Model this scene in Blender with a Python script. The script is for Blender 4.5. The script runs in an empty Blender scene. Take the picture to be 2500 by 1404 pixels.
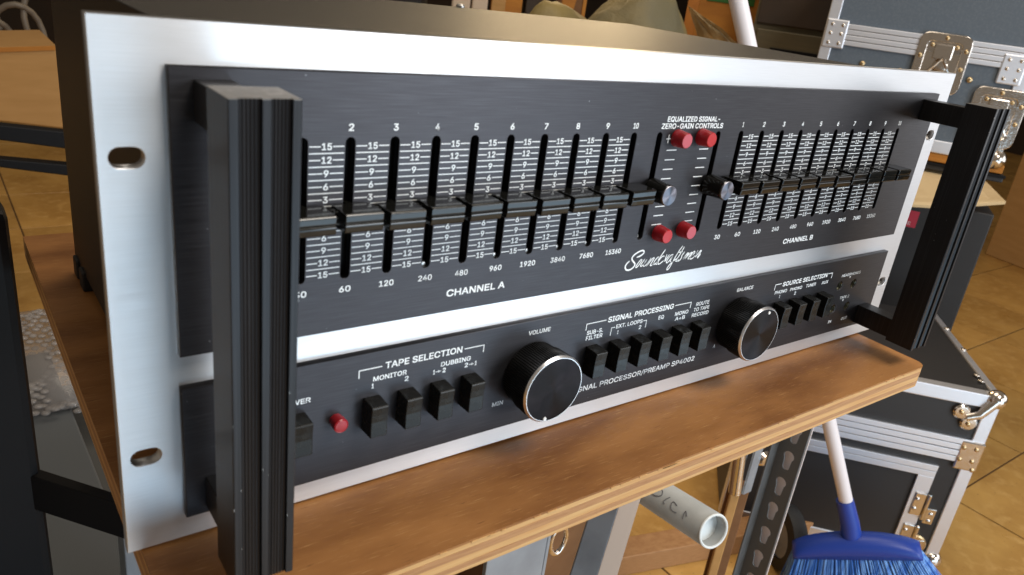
import bpy, bmesh, math, random
from mathutils import Vector, Matrix
random.seed(7)
scene = bpy.context.scene
col = scene.collection
S = 0.001                                  # everything below is written in millimetres

# ------------------------------------------------------------------ camera
cd = bpy.data.cameras.new('camera'); cam = bpy.data.objects.new('camera', cd); col.objects.link(cam)
cd.sensor_width = 36.0; cd.lens = 1873.41 / 2500 * 36
cd.clip_start = 0.01; cd.clip_end = 60
R = Matrix(((0.8028938, 0.12928805, -0.58193311), (-0.58315792, 0.37282671, -0.72175278), (0.1236462, 0.91884974, 0.3747356)))
cam.matrix_world = Matrix.Translation(Vector((-35.685, -233.502, 199.464)) * S) @ R.to_4x4()
cd.dof.use_dof = True; cd.dof.focus_distance = 0.49; cd.dof.aperture_fstop = 22
scene.camera = cam

# ------------------------------------------------------------------ world and lamps (indoor workshop, window light)
w = bpy.data.worlds.new('World'); scene.world = w; w.use_nodes = True
bg = w.node_tree.nodes['Background']; bg.inputs[0].default_value = (1.0, 0.84, 0.66, 1); bg.inputs[1].default_value = 0.21
scene.view_settings.view_transform = 'Standard'; scene.view_settings.look = 'None'
scene.view_settings.exposure = 0.0; scene.view_settings.gamma = 1.0
def area(name, loc, target, sx, sy, power, color):
    l = bpy.data.lights.new(name, 'AREA'); l.shape = 'RECTANGLE'; l.size = sx; l.size_y = sy
    l.energy = power; l.color = color
    o = bpy.data.objects.new(name, l); col.objects.link(o); o.location = loc
    o.rotation_euler = (Vector(target) - Vector(loc)).to_track_quat('-Z', 'Y').to_euler()
    return o
area('window_light', (1.45, -2.15, 0.48), (0.15, 0, 0.1), 1.05, 0.95, 33, (0.88, 0.94, 1.0))
area('doorway_light', (0.60, -1.40, -0.66), (0.2, 0, 0.05), 2.3, 0.8, 21, (0.50, 0.77, 1.0))
area('right_fill_light', (2.9, -1.25, 0.35), (0.4, 0, 0.1), 1.7, 1.2, 13, (0.93, 0.96, 1.0))  # added fill, gives the right end of the panel something bright to reflect
area('back_window_light', (2.15, 2.35, 0.95), (0.6, 0.4, 0), 0.7, 0.6, 17, (1.0, 0.74, 0.42))
area('ceiling_light', (0.9, 0.9, 2.3), (0.8, 0.8, -0.8), 1.6, 1.6, 24, (1.0, 0.88, 0.72))
area('board_fill_light', (0.7, -0.9, 1.7), (0.25, -0.05, 0), 0.8, 0.5, 26, (1.0, 0.93, 0.84))  # added fill from above, brightens the board and knob tops

# ------------------------------------------------------------------ materials
def mat(name, base, rough=0.5, metal=0.0, spec=0.5, noise=None, bump=None, aniso=0.0, alpha=None, coat=0.0, rvar=None, trans=0.0, tangent=None, noise2=None, noise3=None, world=False, vary=0.0):
    """noise=(colour2, scale vector, lo, hi); bump=(scale vector, strength, distance)"""
    m = bpy.data.materials.new(name); m.use_nodes = True; nt = m.node_tree
    b = nt.nodes['Principled BSDF']
    b.inputs['Base Color'].default_value = (*base, 1); b.inputs['Roughness'].default_value = rough
    b.inputs['Metallic'].default_value = metal; b.inputs['Specular IOR Level'].default_value = spec
    if coat: b.inputs['Coat Weight'].default_value = coat; b.inputs['Coat Roughness'].default_value = 0.08
    if trans: b.inputs['Transmission Weight'].default_value = trans
    if alpha: b.inputs['Alpha'].default_value = alpha
    tc = nt.nodes.new('ShaderNodeTexCoord'); geo = nt.nodes.new('ShaderNodeNewGeometry')
    def nz(sv, detail=4.0, rough_=0.55):
        mp = nt.nodes.new('ShaderNodeMapping'); mp.inputs['Scale'].default_value = sv
        nt.links.new(geo.outputs['Position'] if world else tc.outputs['Object'], mp.inputs[0])
        n = nt.nodes.new('ShaderNodeTexNoise'); n.inputs['Scale'].default_value = 1.0
        n.inputs['Detail'].default_value = detail; n.inputs['Roughness'].default_value = rough_
        nt.links.new(mp.outputs[0], n.inputs['Vector']); return n
    def ramp(src, lo, hi):
        r = nt.nodes.new('ShaderNodeMapRange'); r.inputs['From Min'].default_value = lo; r.inputs['From Max'].default_value = hi
        nt.links.new(src, r.inputs['Value']); return r
    prev = None
    for nn in (noise, noise2, noise3):
        if nn:
            c2, sv, lo, hi = nn
            n = nz(sv); r = ramp(n.outputs['Fac'], lo, hi)
            mx = nt.nodes.new('ShaderNodeMix'); mx.data_type = 'RGBA'
            if prev: nt.links.new(prev, mx.inputs['A'])
            else: mx.inputs['A'].default_value = (*base, 1)
            mx.inputs['B'].default_value = (*c2, 1)
            nt.links.new(r.outputs[0], mx.inputs['Factor']); prev = mx.outputs['Result']
    if vary:
        oi = nt.nodes.new('ShaderNodeObjectInfo'); hs = nt.nodes.new('ShaderNodeHueSaturation'); mr = nt.nodes.new('ShaderNodeMapRange')
        mr.inputs['To Min'].default_value = 1 - vary; mr.inputs['To Max'].default_value = 1 + vary
        nt.links.new(oi.outputs['Random'], mr.inputs['Value']); nt.links.new(mr.outputs[0], hs.inputs['Value'])
        if prev: nt.links.new(prev, hs.inputs['Color'])
        else: hs.inputs['Color'].default_value = (*base, 1)
        prev = hs.outputs[0]
    if prev: nt.links.new(prev, b.inputs['Base Color'])
    if rvar:
        sv, a, c = rvar
        n = nz(sv); r = ramp(n.outputs['Fac'], 0.3, 0.7); r.inputs['To Min'].default_value = a; r.inputs['To Max'].default_value = c
        nt.links.new(r.outputs[0], b.inputs['Roughness'])
    if bump:
        sv, st, ds = bump
        n = nz(sv, 5.0, 0.6); bp = nt.nodes.new('ShaderNodeBump'); bp.inputs['Strength'].default_value = st; bp.inputs['Distance'].default_value = ds
        nt.links.new(n.outputs['Fac'], bp.inputs['Height']); nt.links.new(bp.outputs[0], b.inputs['Normal'])
    if aniso:
        b.inputs['Anisotropic'].default_value = aniso
        if tangent == 'Y':
            tg = nt.nodes.new('ShaderNodeTangent'); tg.direction_type = 'RADIAL'; tg.axis = 'Y'; nt.links.new(tg.outputs[0], b.inputs['Tangent'])
        elif tangent:
            cx = nt.nodes.new('ShaderNodeCombineXYZ')
            for i in range(3): cx.inputs[i].default_value = tangent[i]
            nt.links.new(cx.outputs[0], b.inputs['Tangent'])
    return m

M = {}
M['alu'] = mat('brushed_aluminium', (0.72, 0.73, 0.75), 0.42, 1.0, noise=((0.67, 0.68, 0.70), (60, 300, 3400), 0.35, 0.75), bump=((90, 300, 4200), 0.10, 0.0002), aniso=0.75, tangent=(0, 0, 1), rvar=((70, 300, 3400), 0.40, 0.46), noise2=((0.36, 0.33, 0.32), (330, 330, 700), 0.745, 0.775))
M['alu_edge'] = mat('milled_edge', (0.62, 0.52, 0.54), 0.4, 1.0)
M['black_face'] = mat('black_anodised_plate', (0.045, 0.044, 0.049), 0.40, 0.85, 0.5, noise=((0.062, 0.062, 0.068), (60, 300, 2600), 0.42, 0.8), bump=((90, 300, 4200), 0.16, 0.0002), aniso=0.7, tangent=(0, 0, 1), rvar=((70, 300, 2600), 0.36, 0.46), noise2=((0.36, 0.36, 0.38), (620, 620, 620), 0.735, 0.77))
M['black_handle'] = mat('black_anodised_handle', (0.018, 0.018, 0.020), 0.36, 0.4, 0.4, noise2=((0.30, 0.30, 0.30), (420, 420, 160), 0.745, 0.78), noise=((0.042, 0.042, 0.046), (1800, 1800, 12), 0.5, 0.85), bump=((2200, 2200, 14), 0.3, 0.0002))
M['handle_end'] = mat('worn_handle_end', (0.16, 0.15, 0.14), 0.5, 0.6, 0.5, noise=((0.30, 0.28, 0.26), (220, 220, 220), 0.5, 0.75))
M['worn'] = mat('bare_metal_nick', (0.55, 0.54, 0.52), 0.4, 1.0)
M['chassis'] = mat('textured_black_paint', (0.012, 0.010, 0.008), 0.42, 0.0, 0.42, noise=((0.07, 0.055, 0.035), (700, 700, 700), 0.62, 0.78), bump=((1500, 1500, 1500), 0.8, 0.0009))
M['void'] = mat('slot_interior', (0.006, 0.006, 0.007), 0.6)
M['gloss'] = mat('glossy_black_plastic', (0.009, 0.009, 0.008), 0.10, 0.0, 0.46, noise=((0.03, 0.03, 0.028), (260, 260, 260), 0.66, 0.85), rvar=((180, 180, 180), 0.06, 0.14))
M['switch'] = mat('black_switch_plastic', (0.008, 0.008, 0.007), 0.3, 0.0, 0.26, noise=((0.018, 0.018, 0.015), (300, 300, 300), 0.55, 0.8), rvar=((240, 240, 240), 0.2, 0.34))
M['knob'] = mat('black_knob_side', (0.014, 0.014, 0.014), 0.28, 0.5, 0.5)
M['knobface'] = mat('spun_black_knob_face', (0.011, 0.0095, 0.0105), 0.30, 0.9, 0.5, noise=((0.020, 0.016, 0.018), (90, 90, 90), 0.45, 0.7), aniso=0.85, tangent='Y')
M['ring'] = mat('bright_knob_rim', (0.86, 0.86, 0.88), 0.28, 1.0, bump=((900, 900, 900), 0.2, 0.0002))
M['disc'] = mat('spun_aluminium_cap', (0.19, 0.185, 0.21), 0.30, 1.0, aniso=0.85, tangent='Y')
M['white'] = mat('white_screen_print', (0.86, 0.89, 0.90), 0.5)
M['whitedot'] = mat('white_paint_dot', (0.85, 0.85, 0.84), 0.4)
M['red'] = mat('red_plastic_button', (0.30, 0.010, 0.015), 0.28, 0.0, 0.5, noise=((0.40, 0.022, 0.035), (120, 120, 120), 0.4, 0.7))
M['redface'] = mat('faded_red_cap', (0.48, 0.075, 0.10), 0.38, 0.0, 0.5)
M['redface2'] = mat('bright_red_cap', (0.46, 0.010, 0.012), 0.3, 0.0, 0.5)
M['jackring'] = mat('jack_bush_metal', (0.30, 0.29, 0.22), 0.3, 1.0)
M['veneer'] = mat('stained_plywood_face', (0.38, 0.175, 0.058), 0.47, 0.0, 0.22, noise=((0.20, 0.080, 0.024), (8, 26, 30), 0.42, 0.66), noise2=((0.58, 0.34, 0.14), (85, 1700, 300), 0.59, 0.80), noise3=((0.14, 0.055, 0.02), (90, 1200, 300), 0.64, 0.74), bump=((110, 1500, 300), 0.3, 0.0003), rvar=((14, 40, 40), 0.34, 0.50))
M['ply1'] = mat('pale_ply', (0.60, 0.37, 0.15), 0.6, noise=((0.50, 0.25, 0.08), (16, 60, 500), 0.35, 0.7), bump=((30, 300, 900), 0.4, 0.0004))
M['ply2'] = mat('mid_ply', (0.44, 0.23, 0.095), 0.62, noise=((0.34, 0.16, 0.06), (60, 120, 900), 0.35, 0.7), bump=((300, 300, 900), 0.5, 0.0005))
M['stain'] = mat('dark_board_stain', (0.14, 0.075, 0.025), 0.4)
M['floor'] = mat('ochre_floor_tile', (0.56, 0.32, 0.09), 0.34, 0.0, 0.5, noise=((0.43, 0.23, 0.06), (5, 5, 5), 0.38, 0.62), noise2=((0.60, 0.36, 0.12), (30, 30, 30), 0.5, 0.75), noise3=((0.16, 0.085, 0.03), (160, 160, 160), 0.66, 0.74), rvar=((6, 6, 6), 0.26, 0.46), world=True, vary=0.1)
M['grout'] = mat('dark_tile_grout', (0.12, 0.065, 0.025), 0.85)
M['caseblack'] = mat('black_case_laminate', (0.022, 0.021, 0.022), 0.48, 0.0, 0.5, bump=((260, 260, 260), 0.25, 0.0006))
M['casegrey'] = mat('grey_case_laminate', (0.10, 0.125, 0.155), 0.5, 0.0, 0.5, noise=((0.125, 0.15, 0.18), (200, 200, 200), 0.45, 0.7), bump=((260, 260, 260), 0.25, 0.0006))
M['extr'] = mat('case_aluminium_extrusion', (0.80, 0.81, 0.86), 0.48, 1.0, bump=((60, 60, 60), 0.1, 0.001))
M['chrome'] = mat('nickel_case_fitting', (0.72, 0.66, 0.60), 0.16, 1.0, bump=((60, 60, 60), 0.3, 0.002))
M['brass'] = mat('dull_brass_rivet', (0.62, 0.46, 0.26), 0.3, 1.0)
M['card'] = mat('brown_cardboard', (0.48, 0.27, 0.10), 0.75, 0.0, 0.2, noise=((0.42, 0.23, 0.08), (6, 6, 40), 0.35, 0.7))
M['litcard'] = mat('lit_cardboard', (0.74, 0.56, 0.32), 0.7, 0.0, 0.2, noise=((0.62, 0.45, 0.24), (12, 12, 12), 0.4, 0.7))  # cardboard with bright light put into its colour
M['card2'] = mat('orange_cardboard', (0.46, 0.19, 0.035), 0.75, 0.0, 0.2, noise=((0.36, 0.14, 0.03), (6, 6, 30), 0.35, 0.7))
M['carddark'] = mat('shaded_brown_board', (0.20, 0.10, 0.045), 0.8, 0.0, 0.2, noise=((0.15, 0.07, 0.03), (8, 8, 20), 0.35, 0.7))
M['leg'] = mat('dark_grey_slotted_angle', (0.12, 0.125, 0.13), 0.5, 0.2, 0.5)
M['steel'] = mat('grey_painted_steel', (0.33, 0.37, 0.42), 0.42, 0.5, 0.5, noise=((0.26, 0.29, 0.33), (30, 30, 30), 0.4, 0.7))
M['warmsteel'] = mat('brown_steel', (0.30, 0.22, 0.165), 0.5, 0.5)  # browner than the grey steel of the brace
M['hole_light'] = mat('pale_hole_backing', (0.85, 0.76, 0.75), 0.55)  # pale tone imitates light seen through the keyholes
M['tube'] = mat('grey_plastic_tube', (0.40, 0.41, 0.40), 0.5, 0.0, 0.4, noise=((0.34, 0.35, 0.34), (30, 30, 30), 0.4, 0.7))
M['tubeend'] = mat('white_tube_rim', (0.72, 0.76, 0.76), 0.5)
M['ink'] = mat('faded_blue_marker', (0.14, 0.14, 0.16), 0.6)
M['handle_w'] = mat('pinkish_white_broom_stick', (0.82, 0.77, 0.79), 0.4)
M['blue'] = mat('blue_broom_plastic', (0.014, 0.05, 0.33), 0.4, 0.0, 0.5)
M['bristle'] = mat('blue_broom_bristle', (0.04, 0.17, 0.58), 0.45, 0.0, 0.5, noise=((0.22, 0.46, 0.88), (110, 110, 5), 0.42, 0.6))
M['frame'] = mat('black_frame_paint', (0.006, 0.006, 0.007), 0.55, 0.0, 0.2)
M['foam'] = mat('pale_grey_board', (0.085, 0.095, 0.105), 0.6)
M['foam2'] = mat('pale_grey_side', (0.075, 0.075, 0.072), 0.6)
M['bubble'] = mat('bubble_wrap', (0.30, 0.28, 0.27), 0.16, 0.0, 0.6, alpha=0.42)
M['cream'] = mat('cream_panel', (0.62, 0.50, 0.38), 0.6)
M['sack'] = mat('olive_brown_sack', (0.22, 0.155, 0.045), 0.55, 0.0, 0.4, noise=((0.13, 0.11, 0.06), (5, 5, 5), 0.35, 0.65), bump=((14, 14, 14), 0.6, 0.01))
M['bag'] = mat('tan_plastic_bag', (0.50, 0.36, 0.18), 0.25, 0.0, 0.6, noise=((0.28, 0.19, 0.09), (12, 12, 12), 0.4, 0.6), bump=((25, 25, 25), 0.8, 0.01))
M['green'] = mat('green_print', (0.03, 0.13, 0.02), 0.7)
M['cab'] = mat('olive_grey_cabinet', (0.10, 0.08, 0.042), 0.6, noise=((0.13, 0.10, 0.05), (4, 4, 60), 0.4, 0.7))
M['dark'] = mat('dark_brown_wall', (0.035, 0.025, 0.018), 0.8, noise=((0.06, 0.035, 0.02), (3, 3, 3), 0.4, 0.7))
M['redlabel'] = mat('red_box_label', (0.50, 0.03, 0.06), 0.5)
M['labelprint'] = mat('pale_label_print', (0.75, 0.55, 0.55), 0.5)
M['rubber'] = mat('black_rubber', (0.012, 0.012, 0.013), 0.6)
M['cable'] = mat('grey_cable', (0.16, 0.13, 0.10), 0.5)

# ------------------------------------------------------------------ builders
def mk(name, bm, m, parent=None, smooth=False, kind=None):
    me = bpy.data.meshes.new(name); bm.to_mesh(me); bm.free()
    if m: me.materials.append(m)
    if smooth:
        for p in me.polygons: p.use_smooth = True
    return lnk(name, me, parent, kind)
def lnk(name, me, parent=None, kind=None, loc=None):
    o = bpy.data.objects.new(name, me); col.objects.link(o)
    if parent: o.parent = parent
    if kind: o['kind'] = kind
    if loc: o.location = Vector(loc) * S
    return o
def thing(name, label, cat, loc=(0, 0, 0), rz=0, group=None):
    o = bpy.data.objects.new(name, None); col.objects.link(o); o.empty_display_size = 0.02
    o.location = Vector(loc) * S; o.rotation_euler = (0, 0, math.radians(rz))
    o['label'] = label; o['category'] = cat
    if group: o['group'] = group
    return o
def tag(o, label, cat, group=None):
    o['label'] = label; o['category'] = cat
    if group: o['group'] = group
    return o
def bev(bm, wd, seg=2):
    if wd: bmesh.ops.bevel(bm, geom=[e for e in bm.edges if len(e.link_faces) == 2 and e.calc_face_angle(0) > 0.5], offset=wd * S, segments=seg, affect='EDGES', profile=0.5)
def abox(bm, x0, x1, y0, y1, z0, z1, mw=None):
    vs = [bm.verts.new((mw @ Vector((x, y, z)) if mw else Vector((x, y, z))) * S) for x in (x0, x1) for y in (y0, y1) for z in (z0, z1)]
    for f in ((0, 1, 3, 2), (4, 6, 7, 5), (0, 4, 5, 1), (2, 3, 7, 6), (0, 2, 6, 4), (1, 5, 7, 3)): bm.faces.new([vs[i] for i in f])
def box(name, m, parent, x0, x1, y0, y1, z0, z1, b=0.3, mw=None, kind=None, seg=2):
    bm = bmesh.new(); abox(bm, x0, x1, y0, y1, z0, z1, mw); bmesh.ops.recalc_face_normals(bm, faces=bm.faces)
    bev(bm, b, seg); return mk(name, bm, m, parent, kind=kind)
def prism(name, m, parent, pts, axis, a0, a1, b=0.0, smooth=False, mw=None):
    """pts in the two other axes; axis 0: (y,z), 1: (x,z), 2: (x,y)"""
    bm = bmesh.new(); rings = []
    for a in (a0, a1):
        r = []
        for p, q in pts:
            v = Vector((a, p, q) if axis == 0 else (p, a, q) if axis == 1 else (p, q, a))
            if mw: v = mw @ v
            r.append(bm.verts.new(v * S))
        rings.append(r)
    n = len(pts)
    bm.faces.new(rings[0]); bm.faces.new(rings[1][::-1])
    for i in range(n): bm.faces.new((rings[0][i], rings[0][(i + 1) % n], rings[1][(i + 1) % n], rings[1][i]))
    bmesh.ops.recalc_face_normals(bm, faces=bm.faces); bev(bm, b)
    return mk(name, bm, m, parent, smooth)
def curve_mesh(splines, extrude=0.0, bevel=0.0, fill='BOTH', dims='2D', res=1, bres=1):
    cu = bpy.data.curves.new('outline', 'CURVE'); cu.dimensions = dims; cu.fill_mode = fill if dims == '2D' else 'FULL'
    cu.extrude = extrude; cu.bevel_depth = bevel; cu.bevel_resolution = bres
    for pts, cyc in splines:
        sp = cu.splines.new('POLY'); sp.points.add(len(pts) - 1); sp.use_cyclic_u = cyc
        for i, p in enumerate(pts): sp.points[i].co = (*p, 0, 1) if len(p) == 2 else (*p, 1)
    o = bpy.data.objects.new('outline', cu); col.objects.link(o)
    dg = bpy.context.evaluated_depsgraph_get(); me = bpy.data.meshes.new_from_object(o.evaluated_get(dg))
    bpy.data.objects.remove(o); bpy.data.curves.remove(cu); return me
def plate(name, m, parent, outer, holes, y0, y1, b=0.25):
    """flat plate in the xz plane from y0 (front) to y1 (back) with through holes"""
    h = (y1 - y0) / 2
    me = curve_mesh([([(x * S, z * S) for x, z in outer], True)] + [([(x * S, z * S) for x, z in q], True) for q in holes], (h - b) * S, b * S)
    # the bevel grows the outline by b
    for v in me.vertices:
        x, y, z = v.co; v.co = (x, (y0 + y1) / 2 * S - z, y)
    me.materials.clear(); me.materials.append(m)
    me.flip_normals() if False else None
    o = lnk(name, me, parent); return o
def slotpts(cx, cz, w_, h_, n=8):
    """rounded slot, horizontal if w_>h_ else vertical"""
    pts = []
    if w_ > h_:
        r = h_ / 2
        for s, a0 in ((1, -90), (-1, 90)):
            for i in range(n + 1):
                a = math.radians(a0 + 180 * i / n); pts.append((cx + s * (w_ / 2 - r) + r * math.cos(a), cz + r * math.sin(a)))
    else:
        r = w_ / 2
        for s, a0 in ((1, 0), (-1, 180)):
            for i in range(n + 1):
                a = math.radians(a0 + 180 * i / n); pts.append((cx + r * math.cos(a), cz + s * (h_ / 2 - r) + r * math.sin(a)))
    return pts
def circ(cx, cz, r, n=32): return [(cx + r * math.cos(2 * math.pi * i / n), cz + r * math.sin(2 * math.pi * i / n)) for i in range(n)]
def rect(x0, x1, z0, z1): return [(x0, z0), (x1, z0), (x1, z1), (x0, z1)]
def rrect(x0, x1, z0, z1, r, n=5):
    pts = []
    for cx, cz, a0 in ((x1 - r, z0 + r, -90), (x1 - r, z1 - r, 0), (x0 + r, z1 - r, 90), (x0 + r, z0 + r, 180)):
        for i in range(n + 1):
            a = math.radians(a0 + 90 * i / n); pts.append((cx + r * math.cos(a), cz + r * math.sin(a)))
    return pts
def lathe(name, m, parent, prof, n=48, loc=None, smooth=True, ripple=0.0, mw=None):
    """prof: (radius, y) along -y; centred on the local origin; closed ends when radius 0"""
    bm = bmesh.new(); rings = []
    for r, y in prof:
        if r == 0: v = Vector((0, y, 0)); rings.append([bm.verts.new((mw @ v if mw else v) * S)])
        else:
            rg = []
            for i in range(n):
                rr = r - (ripple if (i % 2) else 0) if ripple else r
                v = Vector((rr * math.cos(2 * math.pi * i / n), y, rr * math.sin(2 * math.pi * i / n)))
                rg.append(bm.verts.new((mw @ v if mw else v) * S))
            rings.append(rg)
    for a, b in zip(rings, rings[1:]):
        for i in range(n):
            j = (i + 1) % n
            if len(a) == 1 and len(b) > 1: bm.faces.new((a[0], b[i], b[j]))
            elif len(b) == 1 and len(a) > 1: bm.faces.new((a[i], a[j], b[0]))
            elif len(a) > 1: bm.faces.new((a[i], a[j], b[j], b[i]))
    bmesh.ops.recalc_face_normals(bm, faces=bm.faces)
    o = mk(name, bm, m, parent, False)
    if smooth:
        for p in o.data.polygons: p.use_smooth = True
        o.data.set_sharp_from_angle(angle=math.radians(32))
    if loc: o.location = Vector(loc) * S
    return o
def tube(name, m, parent, pts, r, n=12, caps=True):
    bm = bmesh.new(); rings = []
    P = [Vector(p) for p in pts]
    for i, p in enumerate(P):
        d = (P[min(i + 1, len(P) - 1)] - P[max(i - 1, 0)]).normalized()
        a = d.orthogonal() if i == 0 else (prev - d * prev.dot(d)); a.normalize(); prev = a; b = d.cross(a)
        rr = r[i] if isinstance(r, (list, tuple)) else r
        rings.append([bm.verts.new((p + a * rr * math.cos(2 * math.pi * k / n) + b * rr * math.sin(2 * math.pi * k / n)) * S) for k in range(n)])
    for A, B in zip(rings, rings[1:]):
        for k in range(n): bm.faces.new((A[k], A[(k + 1) % n], B[(k + 1) % n], B[k]))
    if caps: bm.faces.new(rings[0][::-1]); bm.faces.new(rings[-1])
    bmesh.ops.recalc_face_normals(bm, faces=bm.faces)
    o = mk(name, bm, m, parent, True); o.data.set_sharp_from_angle(angle=math.radians(40)); return o
def rivets(name, m, parent, pts, r=4, nrm=(0, -1, 0), mw=None):
    for p in pts:
        bm = bmesh.new(); bmesh.ops.create_uvsphere(bm, u_segments=10, v_segments=6, radius=r * S)
        n = Vector(nrm).normalized()
        for v in bm.verts:
            k = v.co.dot(n); v.co -= n * k * 0.5
        q = mw @ Vector(p) if mw else Vector(p)
        for v in bm.verts: v.co += q * S
        mk(name, bm, m, parent, True)

# ---- lettering printed on a face at y = yy; x0..x1 baseline z, cap height
FC = {}
try:
    import os
    FONT = bpy.data.fonts.load(os.path.join(bpy.utils.system_resource('DATAFILES'), 'fonts', 'Inter.woff2'))
except Exception:
    FONT = None
CAP = 0.727
def glyphs(s, bold):
    if (s, bold) not in FC:
        cu = bpy.data.curves.new('t', 'FONT'); cu.body = s; cu.size = 1
        if FONT: cu.font = FONT
        cu.offset = bold; cu.resolution_u = 3
        o = bpy.data.objects.new('t', cu); col.objects.link(o)
        dg = bpy.context.evaluated_depsgraph_get(); me = bpy.data.meshes.new_from_object(o.evaluated_get(dg))
        bpy.data.objects.remove(o); bpy.data.curves.remove(cu)
        vs = [tuple(v.co) for v in me.vertices]; fs = [tuple(p.vertices) for p in me.polygons]
        bpy.data.meshes.remove(me); FC[(s, bold)] = (vs, fs)
    return FC[(s, bold)]
_h, _ = glyphs('H', 0.0); CAP = max(v[1] for v in _h)
class Print:
    def __init__(self, yy): self.v = []; self.f = []; self.y = yy
    def text(self, s, x0, x1, z, cap, bold=0.035, lean=0.0, zr=None):
        vs, fs = glyphs(s, 0.0)
        a = min(v[0] for v in vs); b = max(v[0] for v in vs); base = 0; top = CAP * (1 + 2 * bold)
        kx = (x1 - x0 - 2 * bold * cap) / (b - a); kz = cap / (top - base); bold *= 0.72; d = bold * cap * (0.6 if '4' in s else 0.8 if x0 > 270 else 1.0)
        for q, (ox, oz) in enumerate(((-d, -d), (d, -d), (d, d), (-d, d), (0, 0)) if bold else ((0, 0),)):
            n = len(self.v)
            for v in vs: self.v.append(((x0 + d + ox + (v[0] - a) * kx) * S, (self.y - 0.003 * q) * S, (z + d + oz + v[1] * kz * (1 - 0)) * S))
            for f in fs: self.f.append(tuple(n + i for i in f))
        return self
    def ctext(self, s, xc, z, cap, wd, bold=0.035, lean=0.0): return self.text(s, xc - wd / 2, xc + wd / 2, z, cap, bold, lean)
    def line(self, x0, z0, x1, z1, wd=0.34):
        d = Vector((x1 - x0, z1 - z0)).normalized() * wd / 2; nx, nz = -d.y, d.x; n = len(self.v)
        for x, z in ((x0 - nx, z0 - nz), (x1 - nx, z1 - nz), (x1 + nx, z1 + nz), (x0 + nx, z0 + nz)): self.v.append((x * S, self.y * S, z * S))
        self.f.append((n, n + 1, n + 2, n + 3)); return self
    def poly(self, pts):
        n = len(self.v)
        for x, z in pts: self.v.append((x * S, self.y * S, z * S))
        self.f.append(tuple(range(n, n + len(pts)))); return self
    def build(self, name, parent, m=None):
        me = bpy.data.meshes.new(name); me.from_pydata(self.v, [], self.f); me.materials.append(m or M['white'])
        return lnk(name, me, parent)

# ------------------------------------------------------------------ the setting: tiled floor and back wall
floor = box('floor', M['grout'], None, -4000, 9000, -3500, 7500, -830, -803, 0, kind='structure')
tile_me = None
T = 402.0
for i in range(-8, 21):
    for j in range(-8, 17):
        if tile_me is None:
            t0 = box('tile', M['floor'], floor, 2.5, T - 2.5, 2.5, T - 2.5, -8, 0, 1.0); tile_me = t0.data; o = t0
        else: o = lnk('tile', tile_me, floor)
        x = 2178 % T + i * T; y = 283 % T + j * T
        o.location = Vector((x, y, -800 + random.uniform(-0.6, 0.3))) * S
box('back_wall', M['dark'], None, -3500, 8800, 7000, 7100, -800, 2600, 0, kind='structure')
box('side_wall', M['dark'], None, 8400, 8500, -3300, 6990, -800, 2600, 0, kind='structure')

# ------------------------------------------------------------------ plywood board the unit stands on
brd = thing('plywood_board', 'brown stained plywood board with pale layered edge under the silver and black unit', 'board', (0, 0, -1))
zt = -0.02
for nm, m, th, dy in (('veneer', M['veneer'], 1.1, 0), ('ply_layer', M['ply1'], 2.4, 0.12), ('ply_layer', M['ply2'], 3.4, 0.0), ('ply_layer', M['ply1'], 3.3, 0.15), ('ply_layer', M['ply2'], 2.6, 0.03), ('ply_layer', M['ply1'], 1.7, 0.1)):
    pts = [(4.5, 338), (4.5 + dy * .5, -47.5 + dy)]
    k = 26
    for i in range(1, k): pts.append((4.5 + i * 450 / k, -48.8 + dy + random.uniform(-0.1, 0.1)))
    for i in range(7):
        a = math.radians(-90 + 15 * i); pts.append((459.0 - dy * .3 + 7 * math.cos(a), -42.0 + dy + 7 * math.sin(a)))
    pts.append((466 - dy * .3, 340))
    o = prism(nm, m, brd, pts, 2, zt - th, zt, 0.0)
    zt -= th

for k in range(26):
    x = random.uniform(60, 455); w_ = random.uniform(2, 9)
    box('splinter', M['ply1'], brd, x, x + w_, -49.15, -48.6, -1.3, -0.95 + random.uniform(0, .3), 0.05)

# ------------------------------------------------------------------ the equalizer / preamplifier
U = thing('equalizer_preamplifier', 'silver and black rack audio unit with two rows of slider knobs and tall black handles', 'audio equalizer')
SL = [58.2 + 16.375 * k for k in range(10)] + [221.5, 261.2] + [278.3 + 16.42 * k for k in range(10)]
ZC = 118.9
mounts = [slotpts(x, z, 10.0, 6.6, 10) for x in (7.8, 474.8) for z in (138.4, 37.3)]
front = plate('front_panel', M['alu'], U, rect(0.25, 482.35, 0.25, 176.75), mounts + [rect(46, 438, 90, 148)], 0, 4.8)
up = plate('upper_faceplate', M['black_face'], U, rect(19.2, 463.3, 73.9, 164.5), [slotpts(x, ZC, 3.7 if 1 else 0, 50.4, 8) for x in SL], -3.0, 0.3, 0.2)
lo = plate('lower_faceplate', M['black_face'], U, rect(19.2, 463.3, 10.6, 61.8), [circ(x, z, 3.3, 20) for x, z in ((414.8, 43.6), (431.0, 43.2), (414.8, 27.6), (431.2, 27.2))], -3.0, -0.02, 0.3)
ch = box('chassis', M['chassis'], U, 25.4, 457.2, 5.2, 268, 8.5, 173, 0.6)
box('slot_backing', M['void'], U, 47, 437, 3.2, 5.1, 91, 147, 0)  # black sheet stands in for the dark depth behind the slots
for x, y in ((22.2, 232), (22.2, 252)): box('rubber_foot', M['rubber'], U, 23.5, 36, y, y + 12, -1, 11, 1)
for x, y in ((440, 240), (440, 20)): box('rubber_foot', M['rubber'], U, x, x + 12, y, y + 12, -1, 9, 1)
sc_ = lathe('screw', M['worn'], U, [(0, -2.4), (2.2, -2.2), (3.2, -1), (3.2, 0.2)], 12, mw=Matrix.Rotation(math.radians(-90), 4, 'X'), loc=(282, 262, 173.4))

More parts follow.
